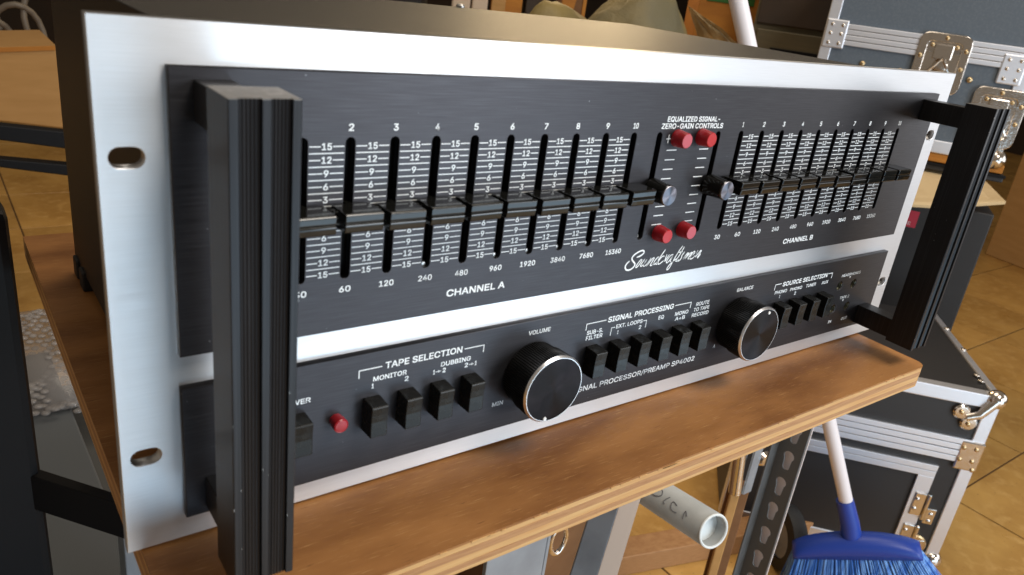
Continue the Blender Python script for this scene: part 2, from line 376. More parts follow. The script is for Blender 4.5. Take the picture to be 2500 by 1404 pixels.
# slider slots: metal lips catching light at the slot foot
for i, x in enumerate(SL):
    if i in (3, 5, 6, 7, 8, 9, 10):
        lathe('slider_stop', M['worn'], U, [(0, -1.2), (0.9, -1.0), (1.5, 0.4)], 10, loc=(x, -0.3, ZC - 24.1))

# slider knobs: wide glossy tabs riding in the slots
kp = [(-4.2, 121.75), (-15.2, 121.75), (-15.75, 121.3), (-15.55, 118.85), (-15.0, 118.55), (-15.5, 118.25), (-15.75, 117.7), (-15.3, 115.4), (-14.9, 115.1), (-4.2, 115.1)]
kp = [(y, z - 118.4) for y, z in kp]
k0 = None
for i, x in enumerate(SL):
    if i in (10, 11): continue
    dz = random.uniform(-0.35, 0.35)
    if k0 is None:
        k0 = prism('slider_knob', M['gloss'], U, kp, 0, -6.95, 6.95, 0.32); st0 = box('stem', M['gloss'], k0, -1.2, 1.2, -4.4, 4.0, -3, 3, 0.1)
        o, s_ = k0, st0
    else:
        o = lnk('slider_knob', k0.data, U); s_ = lnk('stem', st0.data, o)
    o.location = Vector((x + random.uniform(-0.15, 0.15), random.uniform(-0.3, 0.3), 118.45 + dz)) * S; o.rotation_euler = (0, math.radians(random.uniform(-0.7, 0.7)), math.radians(random.uniform(-1.0, 1.0)))
# two round gain knobs
for x, rot_ in ((221.5, 0.3), (261.2, 0)):
    g = lathe('gain_knob', M['gloss'], U, [(0, -4.0), (4.9, -4.0), (5.2, -4.4), (4.7, -14.6), (4.3, -15.1), (0, -15.1)], 40, loc=(x, 0, 118.5))
    lathe('cap', M['disc'], g, [(0, -15.55), (4.3, -15.45), (4.55, -15.2), (4.5, -14.9)], 40)
    box('stem', M['gloss'], g, -1.2, 1.2, -4.4, 4.0, -3, 3, 0.1)
# red clipping buttons
for x, z, m in ((233.0, 141.2, 'redface'), (249.6, 141.4, 'redface2'), (233.2, 96.3, 'redface2'), (249.8, 96.7, 'redface')):
    g = lathe('indicator_button', M['red'], U, [(4.0, -2.98), (3.95, -3.6), (3.45, -8.9), (3.2, -9.25)], 32, loc=(x, 0, z))
    lathe('cap', M[m], g, [(3.22, -9.2), (3.0, -9.35), (0, -9.4)], 32)
g = lathe('power_indicator', M['red'], U, [(2.6, -2.98), (2.6, -4.2), (2.65, -4.3), (2.9, -4.9), (2.9, -7.9), (2.7, -8.15)], 32, loc=(73.6, 0, 36.0))
lathe('cap', M['red'], g, [(2.7, -8.15), (2.45, -8.0), (2.3, -8.15), (0, -8.25)], 32)
# rocker push switches
sp = [(-3.0, 7.15), (-10.3, 6.75), (-10.9, 6.5), (-11.05, 6.0), (-10.85, 3.0), (-10.75, 0), (-10.85, -3.5), (-10.95, -6.4), (-10.7, -6.9), (-3.0, -7.2)]
k1 = None
for i, x in enumerate([57.8] + [88.1, 103.1, 118.1, 133.1] + [203.0, 218.0, 232.8, 247.8, 262.6, 277.6] + [349.7, 364.8, 378.9, 393.7]):
    if k1 is None: k1 = prism('push_switch', M['switch'], U, sp, 0, -3.55, 3.55, 0.35); o = k1
    else: o = lnk('push_switch', k1.data, U)
    o.location = Vector((x, random.uniform(-0.05, 0.15), 35.6)) * S
    if i in (4, 9, 10): o.location.y += 0.0
# volume and balance knobs
for x, dx, dz, nm in ((167.2, -3.0, -14.0, 'volume_knob'), (312.0, 3.4, 12.6, 'balance_knob')):
    K = lathe(nm, M['knob'], U, [(15.0, -3.0), (15.2, -3.4), (15.2, -9.5), (16.0, -9.9), (16.3, -19.3)], 180, loc=(x, 0, 36.1), ripple=0.28)
    K.data.set_sharp_from_angle(angle=math.radians(20))
    lathe('rim', M['ring'], K, [(16.15, -19.25), (16.15, -19.6), (15.35, -20.5), (15.1, -20.5)], 180, ripple=0.0)
    lathe('knob_face', M['knobface'], K, [(15.12, -20.48), (14.9, -20.3), (0, -20.3)], 64)
    lathe('pointer_dot', M['whitedot'], K, [(0.95, -20.3), (0.8, -20.75), (0, -20.85)], 16).location = Vector((dx, 0, dz)) * S
# jack sockets
for x, z in ((414.8, 43.6), (431.0, 43.2), (414.8, 27.6), (431.2, 27.2)):
    j = lathe('jack_socket', M['jackring'], U, [(3.2, -2.6), (2.9, -2.3), (2.9, -1.4), (2.5, -1.3), (2.5, 4.0)], 24, loc=(x, 0, z))
    lathe('bore_dark', M['void'], j, [(2.5, -0.3), (0, -0.3)], 20)  # black disc stands in for the dark inside of the socket
# rack handles
def handle(x0, x1):
    H = thing('handle', '', '', (0, 0, 0)); del H['label']; del H['category']; H.parent = U
    g = []
    W = x1 - x0
    def rib(a, b):
        n = 6
        for i in range(n):
            u0 = a + (b - a) * i / n; um = a + (b - a) * (i + 0.5) / n
            g.append((x0 + u0 + 0.05, -44.75)); g.append((x0 + um, -45.05))
        g.append((x0 + b, -44.75))
    prof = [(x0, -28.8), (x0, -45.7), (x0 + 0.25, -46.0), (x0 + 2.4, -46.0)]
    g = []; rib(2.45, 8.4); prof += g; prof += [(x0 + 8.45, -46.0), (x0 + 10.5, -46.0)]
    g = []; rib(10.55, 16.2); prof += g; prof += [(x0 + 16.25, -46.0), (x1 - 0.25, -46.0), (x1, -45.7), (x1, -28.8)]
    b_ = prism('grip_bar', M['black_handle'], H, prof, 2, 12.6, 163.9)
    prism('bar_end', M['handle_end'], H, [(x, y if y < -30 else y) for x, y in prof], 2, 163.9, 164.05)
    c = (x0 + x1) / 2
    for z0, z1 in ((149.2, 161.3), (13.0, 25.6)): box('post', M['black_handle'], H, c - 5.6, c + 5.6, -28.85, -3.0, z0, z1, 0.4)
    for k in range(9):       # worn nicks on the arrises
        z = random.uniform(20, 163.5); xx = random.choice((x0 + 0.1, x0 + 8.6, x0 + 16.4, x1 - 0.1, x0 + 2.3, x0 + 10.4)); h = random.uniform(0.25, 1.1)
        box('nick', M['worn'], H, xx - 0.06, xx + 0.06, -46.03, -45.8, z, z + h * 0.8, 0)
    return H
handle(21.9, 40.5); handle(442.1, 460.7)

# ---- upper lettering
def label(fn, parent, name='printed_lettering', y=-3.012):
    P_ = Print(y); fn(P_); return P_.build(name, parent)
def grid(chx, parent):
    for a, b in zip(chx, chx[1:]):
        P_ = Print(-3.012); l, r = a + 2.15, b - 2.15; c = (a + b) / 2
        for k in range(21):
            z = 141.05 - 2.236 * k
            if k % 2 == 0:
                s = str(abs(15 - k // 2 * 3)); wd = 3.5 if len(s) == 2 else 1.75
                P_.ctext(s, c, z - 1.15, 2.3, wd, 0.04)
                g_ = 2.15 if len(s) == 2 else 1.3
                P_.line(l, z, c - g_, z, 0.36); P_.line(c + g_, z, r, z, 0.36)
            else: P_.line(l, z, r, z, 0.36)
        P_.build('printed_scale', parent)
grid(SL[:10], up); grid(SL[12:], up)
wds = {1: 1.1, 2: 1.95}
for base, xs in ((0, SL[:10]), (1, SL[12:])):
    for n in range(10):
        label(lambda p: p.ctext(str(n + 1), xs[n] + 0.1 - (1.4 if n == 0 and not base else 0), 146.1 - (0.3 if base else 0.05 * n), 2.45, 1.1 if n == 0 else (3.1 if n == 9 else 1.9), 0.045), up, 'printed_number')
    for n, s in enumerate('30 60 120 240 480 960 1920 3840 7680 15360'.split()):
        label(lambda p: p.ctext(s, xs[n] + 0.3, 88.75 - 0.03 * n - (0.2 if base else 0), 2.35, {2: 4.4, 3: 6.0, 4: 8.0, 5: 9.6}[len(s)], 0.04), up, 'printed_number')
label(lambda p: p.text('CHANNEL A', 118.0, 146.2, 80.3, 3.0, 0.05), up)
label(lambda p: p.text('CHANNEL B', 338.6, 367.4, 79.7, 3.0, 0.05), up)
label(lambda p: p.text('EQUALIZED SIGNAL-', 224.6, 260.2, 148.5, 2.4, 0.045), up)
label(lambda p: p.text('ZERO-GAIN CONTROLS', 221.6, 263.3, 145.4, 2.4, 0.045), up)
def ticks(p):
    for k in range(9): p.line(227.8, 135.7 - 4.40 * k, 234.2, 135.7 - 4.40 * k, 0.42)
label(ticks, up, 'printed_scale')
def ticks2(p):
    for k in range(9): p.line(249.8, 135.7 - 4.40 * k, 256.2, 135.7 - 4.40 * k, 0.42)
label(ticks2, up, 'printed_scale')
def plus(p): p.line(226.2, 140.9, 228.8, 140.9, 0.42); p.line(227.5, 139.0, 227.5, 142.8, 0.42)
label(plus, up)
LOGO = [[(222.47,85.11),(224.35,85.39),(226.62,86.74),(226.12,87.98),(224.27,88.18),(220.97,87.12),(219.1,85.61),(218.93,84.41),(220.42,83.0),(221.86,81.84),(221.68,80.62),(220.07,79.33),(217.9,78.98),(216.14,79.57),(215.43,81.13),(216.04,82.54),(217.4,83.48)],[(225.61,83.76),(224.66,83.0),(222.79,80.73),(222.73,79.74),(223.54,79.77),(225.33,81.67),(226.08,83.2),(225.61,83.76)],[(227.85,83.37),(225.98,81.1),(225.74,80.12),(226.61,79.97),(228.68,81.53),(229.5,83.43),(227.72,80.76),(227.76,79.75),(228.79,79.88)],[(230.0,79.73),(232.02,83.39)],[(230.15,79.79),(233.23,83.25),(234.32,83.58),(234.35,82.87),(232.25,79.71),(233.18,79.52),(234.13,79.99)],[(237.4,83.54),(236.45,83.26),(234.79,81.31),(234.61,80.11),(235.54,79.82),(237.46,81.5)],[(241.0,86.7),(240.4,85.9),(236.05,79.84),(237.1,79.71)],[(241.19,83.49),(239.94,83.63),(237.81,81.46),(237.76,79.81),(239.03,79.58),(241.37,81.04)],[(242.97,83.92),(242.07,79.81),(244.0,82.79),(244.7,83.73)],[(247.41,83.68),(245.89,83.47),(243.81,81.01),(243.77,79.73),(244.65,79.58),(246.48,81.47),(247.9,83.58),(246.04,79.98),(246.91,80.01)],[(253.25,87.29),(251.15,84.81),(248.83,80.69),(246.88,76.51),(245.55,75.64),(244.99,76.36),(246.33,78.4),(248.99,80.15),(250.51,81.01)],[(254.69,86.7),(252.25,82.37),(250.16,79.81),(251.29,79.62),(252.53,80.26)],[(250.94,84.32),(254.15,84.36)],[(228.79,79.88),(229.9,80.4),(231.2,82.3)],[(234.13,79.99),(235.0,80.6)],[(260.26,79.89),(261.0,80.5),(262.6,81.9)],[(263.94,80.52),(264.9,81.5),(265.69,83.2)],[(255.73,83.92),(254.21,82.41),(254.44,81.08),(252.94,79.48),(251.65,79.84)],[(258.11,83.27),(254.97,79.58),(257.69,82.28),(258.98,83.39),(259.25,82.89),(256.26,79.61),(259.79,82.56),(261.42,83.43),(261.52,82.9),(259.12,80.02),(260.26,79.89)],[(260.96,80.6),(263.52,82.41),(263.7,83.58),(262.42,83.53),(260.79,81.14),(260.84,79.82),(262.22,79.53),(263.94,80.52)],[(265.69,83.76),(264.11,79.65),(266.91,82.3),(267.97,83.64),(268.76,83.29),(266.47,79.97),(266.9,79.44),(268.45,81.6)]]
def smooth(pts, it=2):
    for _ in range(it):
        q = [pts[0]]
        for a, b in zip(pts, pts[1:]): q += [(a[0] * .75 + b[0] * .25, a[1] * .75 + b[1] * .25), (a[0] * .25 + b[0] * .75, a[1] * .25 + b[1] * .75)]
        q.append(pts[-1]); pts = q
    return pts
def logo(p):
    for n_, st in enumerate(LOGO):
        pts = smooth(st); hw = 0.40 if n_ == 0 else 0.29; L, Rr = [], []
        for i, c in enumerate(pts):
            d = Vector(pts[min(i + 1, len(pts) - 1)]) - Vector(pts[max(i - 1, 0)])
            if d.length < 1e-6: d = Vector((1, 0))
            d.normalize(); L.append((c[0] - d.y * hw, c[1] + d.x * hw)); Rr.append((c[0] + d.y * hw, c[1] - d.x * hw))
        for i in range(len(pts) - 1): p.poly([Rr[i], Rr[i + 1], L[i + 1], L[i]])
        for c in (pts[0], pts[-1]): p.poly(circ(c[0], c[1], hw, 10))
label(logo, up, 'printed_script')

# ---- lower lettering
def br(p, x0, xe, xs, x1, zt_, zb, wd=0.42):
    p.line(x0, zt_, xe, zt_, wd); p.line(xs, zt_, x1, zt_, wd); p.line(x0, zt_ + wd / 2, x0, zb, wd); p.line(x1, zt_ + wd / 2, x1, zb, wd)
label(lambda p: (p.text('TAPE SELECTION', 93.3, 128.6, 53.7, 2.9, 0.045), br(p, 82.3, 91.9, 129.6, 139.4, 55.05, 51.7)), lo)
label(lambda p: p.text('MONITOR', 88.4, 103.0, 49.1, 2.15, 0.042), lo)
label(lambda p: p.text('DUBBING', 118.8, 133.3, 49.05, 2.15, 0.042), lo)
label(lambda p: p.ctext('1', 88.4, 46.1, 2.15, 1.0, 0.05), lo, 'printed_number'); label(lambda p: p.ctext('2', 103.2, 46.1, 2.15, 1.7, 0.03), lo, 'printed_number')
def arrow(p, a, b, x):
    p.text(a, x, x + (1.0 if a == '1' else 1.7), 46.1, 2.15, 0.045); xe = x + 6.1
    p.text(b, xe - (1.0 if b == '1' else 1.6), xe, 46.1, 2.15, 0.045)
    xa = x + (1.2 if a == '1' else 2.1); p.line(xa, 47.1, xa + 2.4, 47.1, 0.3); p.poly([(xa + 1.2, 46.5), (xa + 2.8, 47.1), (xa + 1.2, 47.7)])
label(lambda p: arrow(p, '1', '2', 115.3), lo); label(lambda p: arrow(p, '2', '1', 130.6), lo)
label(lambda p: p.text('POWER', 51.6, 63.4, 46.3, 2.15, 0.042), lo)
label(lambda p: p.text('VOLUME', 162.9, 175.3, 55.1, 2.1, 0.035), lo); label(lambda p: p.text('MIN', 147.9, 153.8, 22.6, 2.1, 0.03), lo)
label(lambda p: (p.text('SIGNAL PROCESSING', 211.0, 256.8, 53.1, 2.9, 0.045), br(p, 197.4, 209.8, 257.8, 270.1, 54.6, 51.3)), lo)
label(lambda p: (p.text('SUB-S.', 198.4, 208.6, 48.7, 2.15, 0.035), p.text('FILTER', 198.4, 208.9, 45.85, 2.15, 0.035)), lo)
label(lambda p: (p.text('EXT. LOOPS', 217.3, 235.4, 48.8, 2.1, 0.035), br(p, 214.3, 216.6, 236.0, 238.3, 49.7, 45.6, 0.36)), lo)
label(lambda p: p.ctext('1', 219.2, 45.5, 2.1, 0.8, 0.035), lo, 'printed_number'); label(lambda p: p.ctext('2', 234.4, 45.5, 2.1, 1.7, 0.035), lo, 'printed_number')
label(lambda p: p.text('EQ', 246.9, 250.9, 48.5, 2.15, 0.035), lo)
label(lambda p: (p.text('MONO', 259.2, 269.3, 48.5, 2.15, 0.035), p.text('A+B', 260.0, 267.6, 45.6, 2.15, 0.035)), lo)
label(lambda p: (p.text('ROUTE', 274.6, 285.1, 51.6, 2.15, 0.035), p.text('TO TAPE', 273.6, 286.2, 48.5, 2.15, 0.035), p.text('RECORD', 273.0, 286.4, 45.4, 2.15, 0.035)), lo)
label(lambda p: p.text('SIGNAL PROCESSOR/PREAMP SP4002', 193.6, 283.9, 17.6, 3.0, 0.045), lo)
label(lambda p: p.ctext('A', 299.0, 22.3, 2.1, 1.9, 0.035), lo); label(lambda p: p.text('BALANCE', 307.3, 321.5, 54.95, 2.15, 0.04), lo)
label(lambda p: (p.text('SOURCE SELECTION', 350.2, 396.2, 52.2, 2.9, 0.05), br(p, 342.9, 348.8, 396.8, 401.5, 54.3, 50.7)), lo)
label(lambda p: p.text('PHONO', 344.3, 356.1, 48.0, 2.1, 0.04), lo); label(lambda p: p.ctext('1', 350.2, 45.0, 2.1, 0.9, 0.04), lo, 'printed_number')
label(lambda p: p.text('PHONO', 359.4, 371.4, 47.9, 2.1, 0.04), lo); label(lambda p: p.ctext('2', 365.6, 44.8, 2.1, 1.7, 0.04), lo, 'printed_number')
label(lambda p: p.text('TUNER', 375.4, 385.8, 48.0, 2.1, 0.04), lo); label(lambda p: p.text('AUX', 392.1, 399.2, 47.8, 2.1, 0.04), lo)
tri = lambda p, x, z: p.poly([(x - 0.9, z + 1.5), (x, z), (x + 0.9, z + 1.5)])
label(lambda p: (p.text('HEADPHONES', 413.9, 435.6, 49.6, 2.0, 0.04), tri(p, 424.2, 47.6)), lo)
label(lambda p: (p.text('TAPE 2', 419.5, 430.3, 33.5, 2.0, 0.04), tri(p, 424.2, 31.4)), lo)
label(lambda p: p.text('IN', 413.8, 417.6, 17.4, 2.0, 0.04), lo); label(lambda p: p.text('OUT', 429.2, 436.3, 17.1, 2.0, 0.04), lo)

# ------------------------------------------------------------------ flight cases
def flight_case(t, Wd, D, H, skin, parts):
    """local frame: x along the front face, front at y=0 (facing -y), z up"""
    box('shell', skin, t, 4, Wd - 4, 4, D, 3, H - 3, 1)
    for x0 in (0, Wd - 26): box('corner_profile', M['extr'], t, x0, x0 + 26, 0, 26, 0, H, 2)
    for z0 in (0, H - 26): box('edge_profile', M['extr'], t, 26, Wd - 26, 1, 26, z0, z0 + 26, 2)
    for x0 in (0, Wd - 26): box('edge_profile', M['extr'], t, x0 + (0.5 if x0 == 0 else -0.5), x0 + 26, 26, D, H - 26, H, 2)
def band(t, x0, x1, zc, n, wd=13.5):
    bm = bmesh.new()
    for k in range(n): abox(bm, x0, x1, -1.5 - (0.8 if k % 2 else 0), 3.0, zc + (k - n / 2) * wd + 0.8, zc + (k - n / 2 + 1) * wd - 0.8)
    bmesh.ops.recalc_face_normals(bm, faces=bm.faces); bev(bm, 0.8, 1); mk('lid_band', bm, M['extr'], t)
def ball(t, x, y, z, r=22):
    bm = bmesh.new(); bmesh.ops.create_uvsphere(bm, u_segments=20, v_segments=12, radius=r * S)
    for v in bm.verts: v.co += Vector((x, y, z)) * S
    b_ = mk('ball_corner', bm, M['chrome'], t, True)
    return b_
# lower black case, right
th = math.radians(132)
L = thing('lower_flight_case', 'black flight case with silver edges and hinged front panel behind the blue broom', 'flight case', (1472, 177, -800), 0)
Wl, Hl, Dl = 430.0, 400.0, 420.0
L.rotation_euler = (0, 0, th - math.pi)          # local -x runs along the front, local x=0 is the near right corner
def shift(f): return f
mwL = Matrix.Translation((-Wl, 0, 0))
def bxl(name, m, x0, x1, y0, y1, z0, z1, b=1.0, par=None): return box(name, m, par or L, x0 - Wl, x1 - Wl, y0, y1, z0, z1, b)
bxl('shell', M['caseblack'], 4, Wl - 4, 4, Dl, 12, Hl - 3)
bxl('corner_profile', M['extr'], Wl - 24, Wl, 0, 24, 14, Hl, 2); bxl('corner_profile', M['extr'], 0, 24, 0, 24, 14, Hl, 2)
bxl('edge_profile', M['extr'], 24, Wl - 24, 1, 24, Hl - 27, Hl, 2); bxl('edge_profile', M['extr'], 24, Wl - 24, 1, 24, 12, 36, 2)
bxl('edge_profile', M['extr'], Wl - 14, Wl + 0.5, 24, Dl, Hl - 22, Hl + 0.5, 2)
for k, (z0, x1) in enumerate(((287, Wl - 20),)):
    for q in range(4):
        bxl('lid_band', M['extr'], 24, x1, -2.0 - 0.8 * (q % 2), 4, Hl - 146 + 13 * q, Hl - 146 + 13 * q + 11.4, 0.8)
for q in range(2): bxl('door_frame', M['extr'], 60, Wl - 62, -2.0 - 0.8 * q, 4, Hl - 190 + 14 * q, Hl - 190 + 14 * q + 12.8, 0.8)
bxl('door_frame', M['extr'], Wl - 92, Wl - 62, -2, 4, 30, Hl - 190, 0.8)
for z0 in (120, 45):
    h_ = bxl('hinge', M['chrome'], Wl - 84, Wl - 62, -5, -1, z0, z0 + 52, 2); bxl('pin', M['chrome'], Wl - 62, Wl - 55, -9, -1, z0 - 6, z0 + 54, 2.5, h_); bxl('leaf', M['chrome'], Wl - 55, Wl - 36, -5, 4.5, z0 - 14, z0 + 22, 2, h_)
    rivets('rivet', M['chrome'], h_, [(-78, -5.5, z0 + 38), (-78, -5.5, z0 + 16), (-45, -5.5, z0 + 10), (-45, -5.5, z0 - 6)], 4.5)
bxl('corner_brace', M['chrome'], Wl - 40, Wl + 2, -4, 20, Hl - 160, Hl - 98, 3)
rivets('rivet', M['brass'], L, [(-34, -4.5, Hl - 112), (-12, -4.5, Hl - 112), (-34, -4.5, Hl - 138), (-12, -4.5, Hl - 138), (-6, -4.5, Hl - 156)], 4.5)
bl = ball(L, -8, 8, Hl - 8, 18)
for p in ((-60, -3, Hl - 42, 15), (-42, -3, Hl - 62, 15)):
    lathe('corner_lobe', M['chrome'], L, [(0, -4), (p[3] - 3, -3), (p[3], 0), (p[3], 5)], 20, loc=(p[0], p[1] + 1.5, p[2]))
rivets('rivet', M['brass'], L, [(-62, -7, Hl - 40), (-44, -7, Hl - 62)], 4.5)
tube('corner_strap', M['chrome'], L, [(-10, 0, Hl - 8), (-30, -3, Hl - 40), (-50, -2, Hl - 50)], [10, 9, 8], 12)
rivets('rivet', M['chrome'], L, [(-20, 60, Hl + 1), (-20, 84, Hl + 1), (-5, 210, Hl + 1), (-5, 320, Hl + 1)], 6, (0, 0, 1))
ball(L, -8, 8, 22, 20); rivets('rivet', M['chrome'], L, [(-210, -2, Hl - 14), (-262, -2, Hl - 14)], 4)
lathe('corner_lobe', M['brass'], L, [(0, -4), (20, -3), (23, 0), (23, 5)], 20, loc=(-52, -1.5, 52))

# upper grey case standing on the stack of boxes
x1u, y1u = 1972.0, 512.0; Wu, Hu, Du = 455.0, 420.0, 260.0
Uc = thing('upper_flight_case', 'slate grey flight case with silver bands and two butterfly latches, behind the right handle', 'flight case', (x1u, y1u, -70), 0)
Uc.rotation_euler = (0, 0, math.radians(120) - math.pi)
def bxu(name, m, x0, x1, y0, y1, z0, z1, b=1.0, par=None): return box(name, m, par or Uc, x0 - Wu, x1 - Wu, y0, y1, z0, z1, b)
bxu('shell', M['casegrey'], 4, Wu - 4, 4, Du, 3, Hu)
bxu('corner_profile', M['extr'], 0, 26, 0, 26, 0, Hu, 2); bxu('corner_profile', M['extr'], Wu - 26, Wu, 0, 26, 0, Hu, 2)
bxu('edge_profile', M['extr'], 26, Wu - 26, 1, 26, 0, 30, 2)
zb = 212
for q in range(4): bxu('lid_band', M['extr'], 26, Wu - 26, -2.0 - 1.0 * (q % 2), 4, zb + 12.5 * q, zb + 12.5 * q + 11, 1.0)
for x0, z0 in ((2, zb - 10), (Wu - 64, zb - 34)):
    pl = bxu('corner_brace', M['extr'], x0, x0 + 50, -4.5, 6, z0, z0 + 66, 3)
    rivets('rivet', M['chrome'], pl, [(x0 - Wu + a, -5, z0 + b_) for a in (14, 38) for b_ in (12, 34, 54)], 4.5)
def latch(xc, zc):
    l = thing('butterfly_latch', '', ''); del l['label']; del l['category']; l.parent = Uc; l.location = Vector((xc - Wu, -3, zc)) * S
    me = curve_mesh([([(x * S, z * S) for x, z in rrect(-54, 54, -68, 62, 18)], True), ([(x * S, z * S) for x, z in rrect(-38, 38, -50, 46, 10)], True)], 2 * S, 2 * S)
    for v in me.vertices: x, y, z = v.co; v.co = (x, -z, y)
    me.materials.append(M['chrome']); lnk('dish_rim', me, l)
    box('dish', M['chrome'], l, -40, 40, 0, 3.0, -52, 48, 1)
    box('strike_plate', M['chrome'], l, -20, 20, -7, 0, 6, 40, 2)
    lathe('latch_drum', M['chrome'], l, [(0, -12), (12, -11), (15, -6), (17, 0)], 20, loc=(2, 0, -8))
    tube('latch_wing', M['chrome'], l, [(-34, -8, -36), (-14, -12, -14), (2, -14, 10), (18, -12, -14), (34, -8, -38)], 3.2, 8)
    rivets('rivet', M['brass'], l, [(-26, -4, 36), (26, -4, 36), (-26, -4, -44), (26, -4, -44), (-46, -5, 10), (46, -5, -10), (0, -5, 54), (-46, -5, -30), (46, -5, 30)], 5)
latch(268, 205); latch(Wu - 42, 105)
rivets('rivet', M['brass'], Uc, [(105 - Wu, 1, 176), (190 - Wu, 1, 172), (340 - Wu, 1, 176), (400 - Wu, 1, 196)], 7)
ball(Uc, -8, 6, 10, 24); ball(Uc, -130, 2, 92, 20); bxu('corner_brace', M['chrome'], Wu - 60, Wu + 2, -5, 20, 18, 62, 4); rivets('rivet', M['brass'], Uc, [(-30, -6, 60), (-48, -6, 36)], 7)

# things stacked below the upper case
def yaw_box(name, m, label, cat, x, y, z0, w_, d, h, yaw, b=3, group=None):
    t = thing(name, label, cat, (x, y, z0), yaw, group); return t, box('panel', m, t, -w_, 0, 0, d, 0, h, b)
t, _ = yaw_box('orange_box', M['card2'], 'flat orange cardboard box squeezed under the upper grey flight case', 'box', 1985, 500, -92, 500, 260, 21, -60)
box('flap', M['card2'], t, -499, -1, -3, 0.5, 2, 12, 1)
t, _ = yaw_box('black_tray', M['caseblack'], 'thin black tray between the orange box and a tan cardboard sheet', 'tray', 1990, 495, -112, 480, 260, 18.5, -60); box('rim', M['frame'], t, -482, 2, -4, 0.5, 11, 18, 1)
bm = bmesh.new(); q_ = [Vector(p) for p in [(1880,740,-114),(2025,562,-112),(1791,403,-116),(1735,502,-153),(1690,614,-175)]]

tp = [bm.verts.new(p * S) for p in q_]; bt = [bm.verts.new((p - Vector((0, 0, 6))) * S) for p in q_]
bm.faces.new(tp); bm.faces.new(bt[::-1])
for k in range(5): bm.faces.new((tp[k], bt[k], bt[(k + 1) % 5], tp[(k + 1) % 5]))
bmesh.ops.recalc_face_normals(bm, faces=bm.faces); cs = mk('cardboard_sheet', bm, M['litcard'])
tag(cs, 'tan cardboard sheet lying on the black box with the red label', 'cardboard')
t, _ = yaw_box('black_box', M['caseblack'], 'black box carrying a red label, seen between the faceplate and the right handle', 'box', 1905, 455, -650, 420, 300, 478, -60)
lb = box('label_sticker', M['redlabel'], t, -250, -150, -1.2, 0.0, 410, 450, 0)
P_ = Print(-1.4); P_.text('10 x 10', -225, -175, 430, 12, 0.03); P_.text('INCH CASE', -238, -162, 415, 8, 0.02); pr = P_.build('printed_lettering', lb, M['labelprint'])
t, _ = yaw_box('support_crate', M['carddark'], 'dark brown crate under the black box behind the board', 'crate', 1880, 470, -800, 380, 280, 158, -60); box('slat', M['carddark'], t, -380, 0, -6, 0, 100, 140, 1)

# large cardboard box standing on the floor, far right
t = thing('large_carton', 'large plain brown carton standing on the tiled floor at far right', 'box', (4154, 1231, -800), 78)
box('panel', M['card'], t, -900, 0, -500, 0, 0, 730, 4); box('flap', M['card'], t, -900, 0, -480, -4, 731, 736, 1)

# ------------------------------------------------------------------ broom
B = thing('broom', 'blue bristled broom with a pinkish white stick leaning behind the board', 'broom', (1163, 229, -613))
tube('stick', M['handle_w'], B, [(1155 - 1163, 246 - 229, -575 + 613), (832 - 1163, 443 - 229, 182 + 613), (725 - 1163, 508 - 229, 430 + 613)], 11.5, 20)
tube('socket', M['blue'], B, [(8, 0, -22), (-2, 6, 8), (-14, 22, 50)], [18, 16, 14.5], 20)
hd = Vector((106, -151, 72)).normalized(); fw = Vector((-0.75, -0.6, 0)).normalized(); dn = Vector((0.18, -0.12, -1)).normalized()
dn = (dn - hd * dn.dot(hd)).normalized(); fw = hd.cross(dn).normalized()
bm = bmesh.new(); N = 24; rings = []
for i in range(N + 1):
    u = -1 + 2 * i / N; hh = 36 * math.sqrt(max(0, 1 - (u * 0.97) ** 2)) + 3
    r = []
    for a, b_ in ((-20, -52), (-23, -52 + hh * .55), (-14, -52 + hh * .9), (0, -52 + hh), (14, -52 + hh * .9), (23, -52 + hh * .55), (20, -52)):
        r.append(bm.verts.new((hd * 104 * u * (1 - 0.0) + fw * a - dn * b_) * S))
    rings.append(r)
for A, C in zip(rings, rings[1:]):
    for k in range(7): bm.faces.new((A[k], A[(k + 1) % 7], C[(k + 1) % 7], C[k]))
bm.faces.new(rings[0]); bm.faces.new(rings[-1][::-1]); bmesh.ops.recalc_face_normals(bm, faces=bm.faces)
mk('head', bm, M['blue'], B, True)
bm = bmesh.new()
for i in range(46):
    for j in range(4):
        for q in range(7):
            u = -1 + 2 * (i + 0.5) / 46; base = hd * 100 * u + fw * (-15 + 10 * j) + dn * 46
            base += (hd * random.uniform(-1, 1) + fw * random.uniform(-1.5, 1.5)) * 1.6
            sp_ = hd * (u * 0.42 + random.uniform(-.03, .03)) + fw * ((j - 1.5) * 0.12 + random.uniform(-.03, .03)) + dn
            tip = base + sp_.normalized() * (118 + random.uniform(-5, 5))
            s1, s2 = hd * 0.85, fw * 0.85
            A = [bm.verts.new((base + d) * S) for d in (s1, s2, -s1, -s2)]; C = [bm.verts.new((tip + d * 0.8) * S) for d in (s1, s2, -s1, -s2)]
            for k in range(4): bm.faces.new((A[k], A[(k + 1) % 4], C[(k + 1) % 4], C[k]))
bmesh.ops.recalc_face_normals(bm, faces=bm.faces); br_ = mk('bristles', bm, M['bristle'], B); br_['kind'] = 'stuff'

